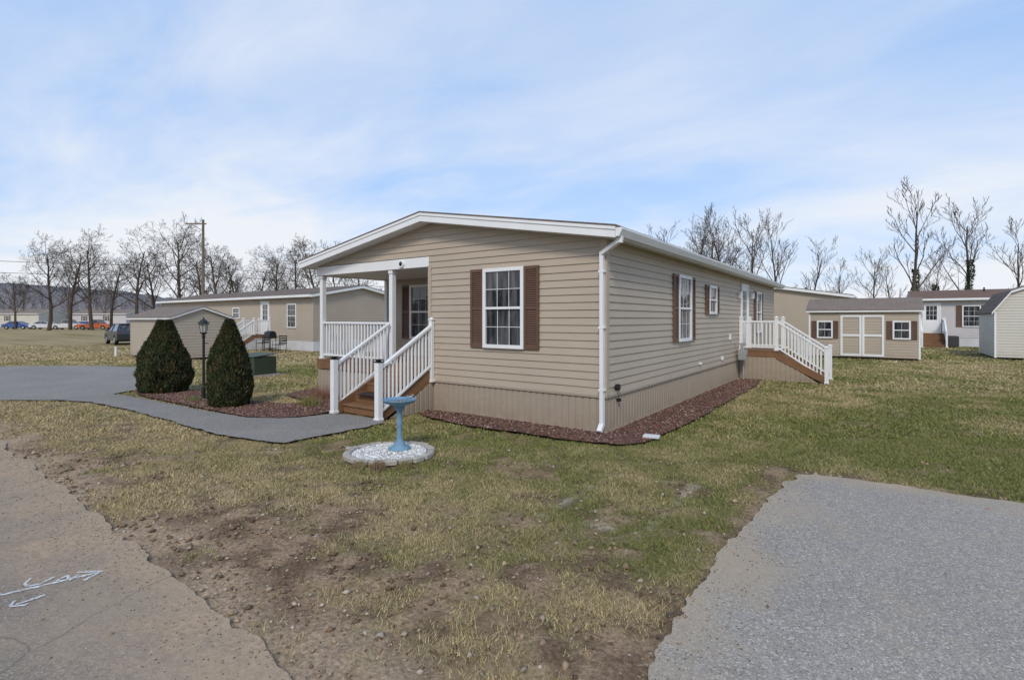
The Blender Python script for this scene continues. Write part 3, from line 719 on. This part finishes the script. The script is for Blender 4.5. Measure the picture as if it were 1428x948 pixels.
tuft('dry_plant',-6.3,-1.2,300,.25,(.16,.15,.05),.25); tuft('dry_plant',-6.9,-.5,300,.35,(.2,.1,.07),.3); tuft('dry_plant',-9.0,-2.35,240,.12,(.12,.16,.05),.15)
# ------------------------------------------------------------------ arborvitae
def arborvitae(x,y,R,H,n=26000,tips=((0,0),)):
    E=empty('arborvitae_shrub',(x,y,0)); t=rng.random(n)**.9
    a=rng.random(n)*6.283
    def prof(t): return np.where(t<.25,.80+.20*np.sin(t/.25*math.pi/2),np.clip(1-((t-.25)/.77)**1.6,0,1))
    lump=1+.20*(fbm(a*2.2+10,t*6,3)-.5)*2
    r=R*prof(t)*lump*(1-.20*rng.random(n)**1.6)+.03
    px=r*np.cos(a);py=r*np.sin(a);pz=.03+t*H
    k=rng.integers(0,len(tips),n); tp_=np.array(tips)
    s=sm(t,.45,1.); px=px*(1-.25*s*(len(tips)>1))+tp_[k,0]*s; py=py*(1-.25*s*(len(tips)>1))+tp_[k,1]*s
    c0=np.stack([px,py,pz],-1); out=np.stack([np.cos(a),np.sin(a),np.zeros(n)],-1)
    up=np.stack([.35*np.cos(a)+.35*rng.normal(size=n),.35*np.sin(a)+.35*rng.normal(size=n),1+0*a],-1); up/=np.linalg.norm(up,axis=1)[:,None]
    side=np.cross(up,out+.7*rng.normal(size=(n,3))); side/=np.linalg.norm(side,axis=1)[:,None]
    h=(.035+.055*rng.random(n))[:,None]; w=(.006+.009*rng.random(n))[:,None]
    q=[c0-side*w,c0+side*w,c0+side*w*.8+up*h*.6,c0+up*h,c0-side*w*.8+up*h*.6]
    V=np.stack(q,1).reshape(-1,3); F=np.arange(5*n).reshape(-1,5)
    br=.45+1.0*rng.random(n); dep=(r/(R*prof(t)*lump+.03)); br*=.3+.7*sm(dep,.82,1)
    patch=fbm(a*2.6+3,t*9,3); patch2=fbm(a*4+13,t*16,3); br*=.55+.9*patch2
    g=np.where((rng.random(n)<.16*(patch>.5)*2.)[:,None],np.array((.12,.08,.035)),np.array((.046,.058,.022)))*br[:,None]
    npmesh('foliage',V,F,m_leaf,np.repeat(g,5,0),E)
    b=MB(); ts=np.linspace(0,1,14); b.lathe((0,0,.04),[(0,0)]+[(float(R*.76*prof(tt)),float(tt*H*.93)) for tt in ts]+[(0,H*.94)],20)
    b.build('inner_shade_core',M('inner_shade',(.018,.022,.010),.95,.2),E)  # solid core; its dark colour stands in for shade inside the foliage
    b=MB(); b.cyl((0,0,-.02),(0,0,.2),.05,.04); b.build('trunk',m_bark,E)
arborvitae(-11.15,-2.15,.575,1.76,30000,((-.08,-.05),(.10,.07))); arborvitae(-7.66,-2.22,.405,1.77,26000)
# ------------------------------------------------------------------ lamp post
E=empty('lamp_post',(-9.0,-2.15,0)); b=MB()
b.lathe((0,0,0),[(0,0),(.07,0),(.07,.03),(.045,.06),(.04,.3),(.028,.34),(.026,1.42),(.04,1.44),(.04,1.46),(.02,1.48),(.03,1.5),(.075,1.53),(.075,1.545),(0,1.545)],16)
for i in range(4):
    a=math.pi/4+i*math.pi/2; b.cyl((.065*math.cos(a),.065*math.sin(a),1.545),(.095*math.cos(a),.095*math.sin(a),1.74),.006,.006,6)
b.lathe((0,0,0),[(.115,1.74),(.12,1.755),(.07,1.82),(.03,1.845),(.012,1.86),(.018,1.88),(0,1.9)],12)
b.lathe((0,0,0),[(0,1.741),(.115,1.74)],12)
b.cyl((0,0,1.30),(.0,.1,1.30),.008,.008,6); b.build('post_and_lantern',m_black,E)
gm_=M('frosted_glass',(.40,.41,.40),.15,.05); b=MB(); b.lathe((0,0,0),[(.055,1.55),(.085,1.735)],4); b.build('lantern_glass',gm_,E)
# utility box
E=empty('utility_box',(-13.2,1.3,0),.1); b=MB()
b.box(-.5,.5,-.4,.4,.05,.62); b.prism([(-.52,-.43,.62),(.52,-.43,.62),(.52,.43,.70),(-.52,.43,.70)],(0,0,.03)); b.box(-.02,.02,-.41,-.39,.1,.6); b.box(-.12,-.06,-.425,-.4,.3,.42)
b.build('cabinet',m_green,E,bevel=.015); b=MB(); b.box(-.58,.58,-.5,.5,-.02,.05); b.build('concrete_base',m_pav,E)
# air conditioner
E=empty('air_conditioner_unit',(7.4,37.2,0)); b=MB(); b.box(-.4,.4,-.4,.4,.05,.72)
for i in range(9): b.box(-.42,.42,-.42,.42,.10+i*.065,.12+i*.065)
b.cyl((0,0,.72),(0,0,.75),.33,.33,18); b.build('housing',M('ac_grey',(.07,.07,.075),.6),E)
# barbecue grill + patio chair
E=empty('barbecue_grill',(-25.0,8.4,0)); b=MB()
b.box(-.3,.3,-.22,.22,.75,.9); b.prism([(-.3,-.22,.9),(-.3,.22,.9),(-.3,.18,1.1),(-.3,0,1.18),(-.3,-.18,1.1)],(.6,0,0)); b.box(-.62,-.3,-.2,.2,.84,.87); b.box(.3,.62,-.2,.2,.84,.87)
for x in(-.27,.27):
    for y in(-.19,.19): b.cyl((x,y,0),(x,y,.75),.02,.02,6)
b.box(-.28,.28,-.2,.2,.15,.18); b.build('grill_body',m_black,E)
for px_,py_ in((-23.7,8.2),(-26.2,8.6)):
    E=empty('patio_chair',(px_,py_,0),.4); b=MB(); b.box(-.25,.25,-.25,.25,.42,.45)
    for x in(-.24,.24):
        b.cyl((x,-.24,0),(x,-.24,.65),.015,.015,6); b.cyl((x,.26,0),(x,.34,.95),.015,.015,6); b.beam((x,-.24,.65),(x,.3,.65),.05,.02)
    for i in range(5): b.beam((-.24,.27+.018*i,.5+.1*i),(.24,.27+.018*i,.5+.1*i),.02,.06)
    b.build('chair_frame',m_black,E)
E=empty('vent_pipe',(*W(-20.0,26.),0)); b=MB(); b.cyl((0,0,0),(0,0,.4),.06); b.cyl((0,0,.4),(0,0,.46),.08); b.build('pipe',m_white,E)
# ------------------------------------------------------------------ vehicles
def car(name,loc,rz,col,kind='suv'):
    E=empty(name,(loc[0],loc[1],0),rz)
    Wc=1.82
    if kind=='pickup':
        low=[(-2.6,.45),(-2.6,1.0),(-.75,1.02),(-.7,1.1),(.95,1.1),(2.35,1.0),(2.55,.85),(2.6,.45)]
        cab=[(-.72,1.08),(-.62,1.72),(.45,1.75),(1.15,1.09)]
    elif kind=='sedan':
        low=[(-2.25,.35),(-2.28,.8),(-2.1,.95),(-1.2,1.0),(.95,.98),(2.0,.82),(2.25,.65),(2.25,.3)]
        cab=[(-1.65,.97),(-.95,1.4),(.15,1.42),(1.15,.96)]
    else:
        low=[(-2.2,.4),(-2.25,.8),(-2.12,1.0),(.85,.98),(1.85,.88),(2.15,.72),(2.22,.4)]
        cab=[(-2.05,.98),(-1.75,1.42),(-1.4,1.5),(.1,1.5),(.95,.97)]
    wx=(-1.4,1.4) if kind!='pickup' else (-1.65,1.65)
    r=.39; x_end=low[-1][0]; x_st=low[0][0]; zb=.3; arch=[]
    for cx in (wx[1],wx[0]):
        for k in range(0,9):
            a=math.pi*k/8; arch.append((cx+r*math.cos(a),.34+r*math.sin(a)))
    pts=[(x_st,.36)]+low[1:-1]+[(x_end,.36)]+[(wx[1]+r,zb)]+arch[:9]+[(wx[1]-r,zb),(wx[0]+r,zb)]+arch[9:]+[(wx[0]-r,zb)]
    b=MB(); b.prism([(x,-Wc/2,z) for x,z in pts],(0,Wc,0))
    tw=.2; zt=max(z for _,z in cab); zl=min(z for _,z in cab); vs=[]
    for s_ in(-1,1):
        for x,z in cab: vs.append((x,s_*(Wc/2-.04-tw*(z-zl)/(zt-zl)),z))
    n=len(cab)
    g=MB(); g.add(vs,[tuple(range(n)),tuple(range(n,2*n))[::-1]]+[(i,(i+1)%n,n+(i+1)%n,n+i) for i in range(n)])
    tops=[p for p in cab if p[1]>zt-.09]
    b.box(min(p[0] for p in tops)-.02,max(p[0] for p in tops)+.02,-(Wc/2-.04-tw)-.015,(Wc/2-.04-tw)+.015,zt-.02,zt+.03)
    for s_ in(-1,1):
        def yy(z): return s_*(Wc/2-.035-tw*(z-zl)/(zt-zl))
        for (xa,za),(xb,zb_) in((cab[-1],cab[-2]),(cab[0],cab[1])): b.beam((xa,yy(za),za),(xb,yy(zb_),zb_),.05,.07)
        b.beam((-.3,yy(zl),zl),(-.35,yy(zt),zt),.04,.08)
        b.box(.75,.95,s_*(Wc/2+.08)-.06,s_*(Wc/2+.08)+.06,zl,zl+.13)
    b.build('body',M('paint_'+name,col,.25,.05,spec=.6),E,bevel=.04); g.build('windows',m_glass,E)
    k=MB(); hub=MB()
    for cx in wx:
        for s_ in(-1,1):
            k.cyl((cx,s_*(Wc/2-.2),.34),(cx,s_*(Wc/2+.005),.34),.34,.34,20); hub.cyl((cx,s_*(Wc/2),.34),(cx,s_*(Wc/2+.015),.34),.21,.19,10)
    k.box(-2,2,-.7,.7,.25,.5)
    k.build('tyres',m_rubber,E); hub.build('rims',m_grey,E)
    l=MB()
    for s_ in(-1,1): l.box(x_end-.12,x_end+.01,s_*.62-.18,s_*.62+.18,.62,.74)
    l.build('headlights',m_white,E); l=MB()
    for s_ in(-1,1): l.box(x_st-.02,x_st+.08,s_*.72-.1,s_*.72+.1,.70,.9)
    l.build('tail_lights',M('red_lens',(.3,.02,.02),.3),E)
    return E
car('parked_suv',(-42.4,6.9),math.pi-.12,(.035,.04,.05))
for X,D,k,c,a in((-92,96,'sedan',(.05,.10,.30),.1),(-80,93,'pickup',(.6,.6,.6),.15),(-73.5,91,'pickup',(.6,.14,.04),.1),(-86,95,'sedan',(.6,.6,.62),.2)):
    car('parked_car',W(X,D),a+YAW,c,k)
E=empty('dumpster',(*W(-79.0,96),0),.6); b=MB(); b.prism([(-1,-.8,.1),(1,-.8,.1),(1.1,-.8,1.3),(-1.1,-.8,1.3)],(0,1.6,0)); b.box(-1.15,1.15,-.85,.85,1.3,1.38); b.build('bin',M('dumpster_blue',(.03,.08,.3),.5),E)
# ------------------------------------------------------------------ trees
def bare_tree(seed,H=14,levels=4,thick=1.,spread=1.,sides=4,nch=(10,5,5,4),rmin=.012):
    R=random.Random(seed); V=[];F=[]
    def tube(pts,rads,ns):
        o=len(V)
        for i,(p,r) in enumerate(zip(pts,rads)):
            d=(pts[min(i+1,len(pts)-1)]-pts[max(i-1,0)]).normalized()
            u=d.cross(Vector((.3,.9,.1))).normalized(); w=d.cross(u)
            for k in range(ns):
                a=6.283*k/ns; V.append(p+u*(r*math.cos(a))+w*(r*math.sin(a)))
        for i in range(len(pts)-1):
            for k in range(ns):
                F.append((o+i*ns+k,o+i*ns+(k+1)%ns,o+(i+1)*ns+(k+1)%ns,o+(i+1)*ns+k))
    def branch(p,d,l,r,lev):
        segs=6 if lev==0 else (4 if lev==1 else 3 if lev==2 else 2)
        pts=[p];rads=[r];dd=d.copy()
        for i in range(segs):
            j=.09 if lev==0 else .22
            dd=(dd+Vector((R.uniform(-j,j),R.uniform(-j,j),R.uniform(-j*.5,j)+(.10 if lev else 0)))).normalized()
            p=p+dd*(l/segs); pts.append(p); rads.append(max(rmin*.7,r*(1-(i+1)/segs*.78)))
        tube(pts,rads,7 if lev==0 else (5 if lev==1 else 3))
        if lev>=levels: return
        n=nch[lev]
        for k in range(n):
            t=(.30 if lev==0 else .2)+(.68 if lev==0 else .78)*(k+R.random()*.7)/n
            t=min(t,.99); f=t*segs; i=int(f); q=pts[i].lerp(pts[min(i+1,segs)],f-i)
            pd=(pts[min(i+1,segs)]-pts[i]).normalized()
            az=k*2.4+R.uniform(-.6,.6); u=pd.cross(Vector((0.1,.2,.95)) if abs(pd.z)<.9 else Vector((1,0,0))).normalized(); w=pd.cross(u)
            ang=math.radians(R.uniform(28,55))*spread
            nd_=(pd*math.cos(ang)+(u*math.cos(az)+w*math.sin(az))*math.sin(ang)).normalized()
            ll=l*(R.uniform(.38,.55) if lev==0 else R.uniform(.4,.65))*(1.15-t*.55)
            branch(q,nd_,ll,max(rmin,r*(1-t*.7)*.5),lev+1)
    branch(Vector((0,0,-.2)),Vector((0,0,1)),H*.86,H*.017*thick,0)
    return V,F
tm=[]
for i,(sd,th,sp,nc) in enumerate(((3,1.1,1.15,(12,6,5,4)),(8,1.15,1.3,(12,6,6,4)),(15,.8,.62,(8,4,4,3)),(21,1.1,1.2,(11,6,5,4)),(34,.85,.72,(9,5,4,3)),(41,.8,.6,(8,5,4,3)))):
    V_,F_=bare_tree(sd,14,4,th,sp,nch=nc,rmin=.017)
    me=bpy.data.meshes.new('bare_tree_mesh'); me.from_pydata(V_,[],F_); me.materials.append(m_bark); tm.append(me)
def tree(X,D,topy_h,k,rz=None,name='bare_tree'):
    x,y=W(X,D); E=empty(name,(x,y,0),random.uniform(0,6.28) if rz is None else rz)
    o=bpy.data.objects.new('trunk_and_branches',tm[k%6]); COL.objects.link(o); o.parent=E
    s=topy_h/14.; o.scale=(s*1.1,s*1.1,s); return E
def tp(px,ty,D,k): # bearing, top
    X=(px-714)/718*D; return tree(X,D,1.85+(445-ty)*D/718,k)
for a in((938,318,66,2),(965,308,62,4),(995,302,66,5),(1018,308,70,0),(1045,300,62,4),(1082,310,64,5),(1130,340,62,2),(1168,368,66,5),(1215,352,75,4),(1243,368,80,2),
         (1276,268,62,2),(1303,365,66,5),(1352,284,60,4),(1425,316,58,5),(1475,300,60,4),
         (22,380,95,0),(68,338,84,1),(98,335,90,0),(128,330,86,3),(155,355,90,0),(192,330,84,3),(215,350,88,0),(248,314,76,1),(278,345,84,3),(305,335,78,0),(330,355,86,0),(362,358,74,3),(385,350,76,1),(415,345,72,3),(445,333,66,0),(470,345,74,5),(505,352,70,3)): tp(*a)
def ivy(px,D,zt):
    X=(px-714)/718*D; x,y=W(X,D); n=2600; t=rng.random(n); a=rng.random(n)*6.28; r=(.28+.25*fbm(t*9,a,2))*(1-.3*t); 
    c0=np.stack([x+r*np.cos(a)+.1*np.sin(t*9),y+r*np.sin(a),.3+t*zt],-1); d1=rng.normal(size=(n,3))*.09; d2=rng.normal(size=(n,3))*.09
    c=np.array((.035,.05,.02))*(.5+rng.random((n,1)))
    npmesh('ivy_vine',np.stack([c0,c0+d1,c0+d2],1).reshape(-1,3),np.arange(3*n).reshape(-1,3),m_leaf,np.repeat(c,3,0))
ivy(1276,62,7.5); ivy(1352,60,8.5); ivy(1303,66,6.)
for X,D,h,k in((-12,-34,12,0),(3,-38,14,1),(16,-33,11,3),(28,-30,13,4),(-28,-26,13,2),(40,-10,12,1)): tree(X,D,h,k)  # unseen trees behind the camera, added to give dark window reflections
lows=[bare_tree(50+i,12,3,1.1,1.0,nch=(9,5,5,4),rmin=.035) for i in range(3)]
lows=[(np.array([tuple(q) for q in v_]),np.array(f_)) for v_,f_ in lows]
VV=[];FF=[];o=0
for i in range(120):
    v_,f_=lows[i%3]
    px=random.uniform(-150,1600); D=random.uniform(130,230); 
    if 520<px<900 and random.random()<.6: continue
    X=(px-714)/718*D; x,y=W(X,D); a=random.uniform(0,6.28); s=random.uniform(.7,1.15)
    R_=np.array([[math.cos(a),-math.sin(a),0],[math.sin(a),math.cos(a),0],[0,0,1]]); v2_=(v_*s)@R_.T+np.array((x,y,0))
    VV.append(v2_);FF.append(f_+o) ; o+=len(v_)
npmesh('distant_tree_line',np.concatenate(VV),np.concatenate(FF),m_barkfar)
def ridge(name,px0,px1,D,hfun,mat,depth=60,n=160):
    V=[];F=[]
    for i in range(n+1):
        px=px0+(px1-px0)*i/n; h=hfun(px)
        for j,(dd,hh) in enumerate(((0,0),(depth*.3,.7),(depth*.7,1.),(depth*1.6,.0))):
            X=(px-714)/718*(D+dd); x,y=W(X,D+dd); V.append((x,y,h*hh-.3))
    for i in range(n):
        for j in range(3): F.append((i*4+j,(i+1)*4+j,(i+1)*4+j+1,i*4+j+1))
    return npmesh(name,V,F,mat,smooth=True)
m_h1=M('hazy_wooded_hill',(.20,.19,.20),1,.2,.03,.25,spec=0); m_h2=M('brush_line',(.15,.122,.10),1,.3,.08,.7,spec=0)  # distance haze is mixed into the hill's base colour
ridge('hill',-500,430,620,lambda p:50*max(0,math.sin(min(1,max(0,(430-p)/500))*math.pi/2))+5*float(fbm(p*.03,1.,3))+3*float(fbm(p*.4,1.,3)),m_h1,150,400)
ridge('hill',900,1900,700,lambda p:22+10*float(fbm(p*.02,4.,3))+3*float(fbm(p*.4,1.,3)),m_h1,150,400)
ridge('brush_line',-400,1900,215,lambda p:2.6+5.5*float(fbm(p*.13,2.,4)),m_h2,25,900)
# ------------------------------------------------------------------ utility pole & wires
x,y=W(-30.,50.); E=empty('utility_pole',(x,y,0)); b=MB(); b.cyl((0,0,0),(0,0,11.5),.17,.11,10)
rx=Vector((.8135,.5815,0)); c=Vector((0,0,11.1)); b.beam(c-rx*1.7,c+rx*.3,.1,.12); b.beam(c-rx*1.2,Vector((0,0,10.4)),.05,.05)
b.build('pole_and_crossarm',m_pole,E)
b=MB()
for s_,ht in((-1.6,11.25),(-.8,11.25)): q=rx*s_; b.cyl((q.x,q.y,11.16),(q.x,q.y,11.35),.04,.03,8)
b.build('insulators',m_grey,E)
b=MB()
P0=Vector((x,y,0))
for (dx,dD,z0,z1,sag) in((-40,-6,7.0,8.6,.5),(-40,-6,6.1,7.3,.5),(60,25,6.9,7.5,1.2),(60,25,6.2,6.8,1.2)):
    q=W(-30+dx,50+dD); Q=Vector((q[0],q[1],0)); prev=None
    for i in range(25):
        t=i/24; p=P0.lerp(Q,t); p.z=z0+(z1-z0)*t-sag*4*t*(1-t)
        if prev: b.cyl(prev,p,.022,.022,5,False)
        prev=p
b.build('overhead_wires',m_black)
# ------------------------------------------------------------------ light & sky
world=bpy.data.worlds.new('World'); SC.world=world; world.use_nodes=True; nt=world.node_tree
bg=nt.nodes['Background']
to=Vector((.45,-.89,0)).normalized(); el=math.radians(42); to=Vector((to.x*math.cos(el),to.y*math.cos(el),math.sin(el)))
sky=nt.nodes.new('ShaderNodeTexSky'); sky.sky_type='NISHITA'; sky.sun_disc=False; sky.sun_elevation=el; sky.sun_rotation=math.atan2(to.x,to.y)
sky.air_density=1.0; sky.dust_density=.8; sky.ozone_density=1.6
tc=nt.nodes.new('ShaderNodeTexCoord'); sp=nt.nodes.new('ShaderNodeSeparateXYZ'); nt.links.new(tc.outputs['Generated'],sp.inputs[0])
zz=mth(nt,'ADD',mth(nt,'MAXIMUM',sp.outputs[2],0.),.16)
cb=nt.nodes.new('ShaderNodeCombineXYZ'); nt.links.new(mth(nt,'DIVIDE',sp.outputs[0],zz),cb.inputs[0]); nt.links.new(mth(nt,'DIVIDE',sp.outputs[1],zz),cb.inputs[1])
mp=nt.nodes.new('ShaderNodeMapping'); nt.links.new(cb.outputs[0],mp.inputs[0]); mp.inputs['Rotation'].default_value=(0,0,math.radians(-32)); mp.inputs['Scale'].default_value=(.55,1.05,1); mp.inputs['Location'].default_value=(3.1,1.7,0)
n1=noise(nt,mp.outputs[0],.6,6,.48,.3); n2=noise(nt,mp.outputs[0],2.4,8,.6,.5)
cl=mth(nt,'ADD',mth(nt,'MULTIPLY',n1,.76),mth(nt,'MULTIPLY',n2,.24))
cf=mrange(nt,cl,.41,.64,0,.74)
hz=mth(nt,'POWER',mrange(nt,sp.outputs[2],0,.5,1,0),1.8)
# thin high veil: pale blue scatter added to the clear sky
base=mix(nt,.68,sky.outputs[0],(2.35,4.2,7.5))
# more cloud towards the west (left of the street view)
wx=mth(nt,'ADD',mth(nt,'MULTIPLY',sp.outputs[0],-.81),mth(nt,'MULTIPLY',sp.outputs[1],-.58))
west=mrange(nt,wx,-.3,.7,0,.45)
lowc=mrange(nt,sp.outputs[2],.05,.55,1.15,.6)
fac=mth(nt,'MINIMUM',mth(nt,'ADD',mth(nt,'MULTIPLY',mth(nt,'ADD',cf,mth(nt,'MULTIPLY',west,cf)),lowc),mth(nt,'MULTIPLY',hz,.62)),.93)
c=mix(nt,fac,base,(6.15,6.3,6.55)); nt.links.new(c,bg.inputs['Color']); bg.inputs['Strength'].default_value=.145
sd=bpy.data.lights.new('sun','SUN'); sd.energy=2.25; sd.angle=math.radians(13); sd.color=(1,.93,.83)
so=bpy.data.objects.new('sun',sd); COL.objects.link(so); so.rotation_euler=to.to_track_quat('Z','Y').to_euler(); so.location=(0,0,30)
# ------------------------------------------------------------------ camera
cd=bpy.data.cameras.new('camera'); cd.sensor_width=36; cd.lens=18.1; cd.shift_y=-.0203; cd.clip_end=4000; cd.clip_start=.05
co=bpy.data.objects.new('camera',cd); COL.objects.link(co); co.location=CAMP; co.rotation_euler=(math.pi/2,0,YAW); SC.camera=co
SC.view_settings.view_transform='Standard'; SC.view_settings.look='None'; SC.view_settings.exposure=0
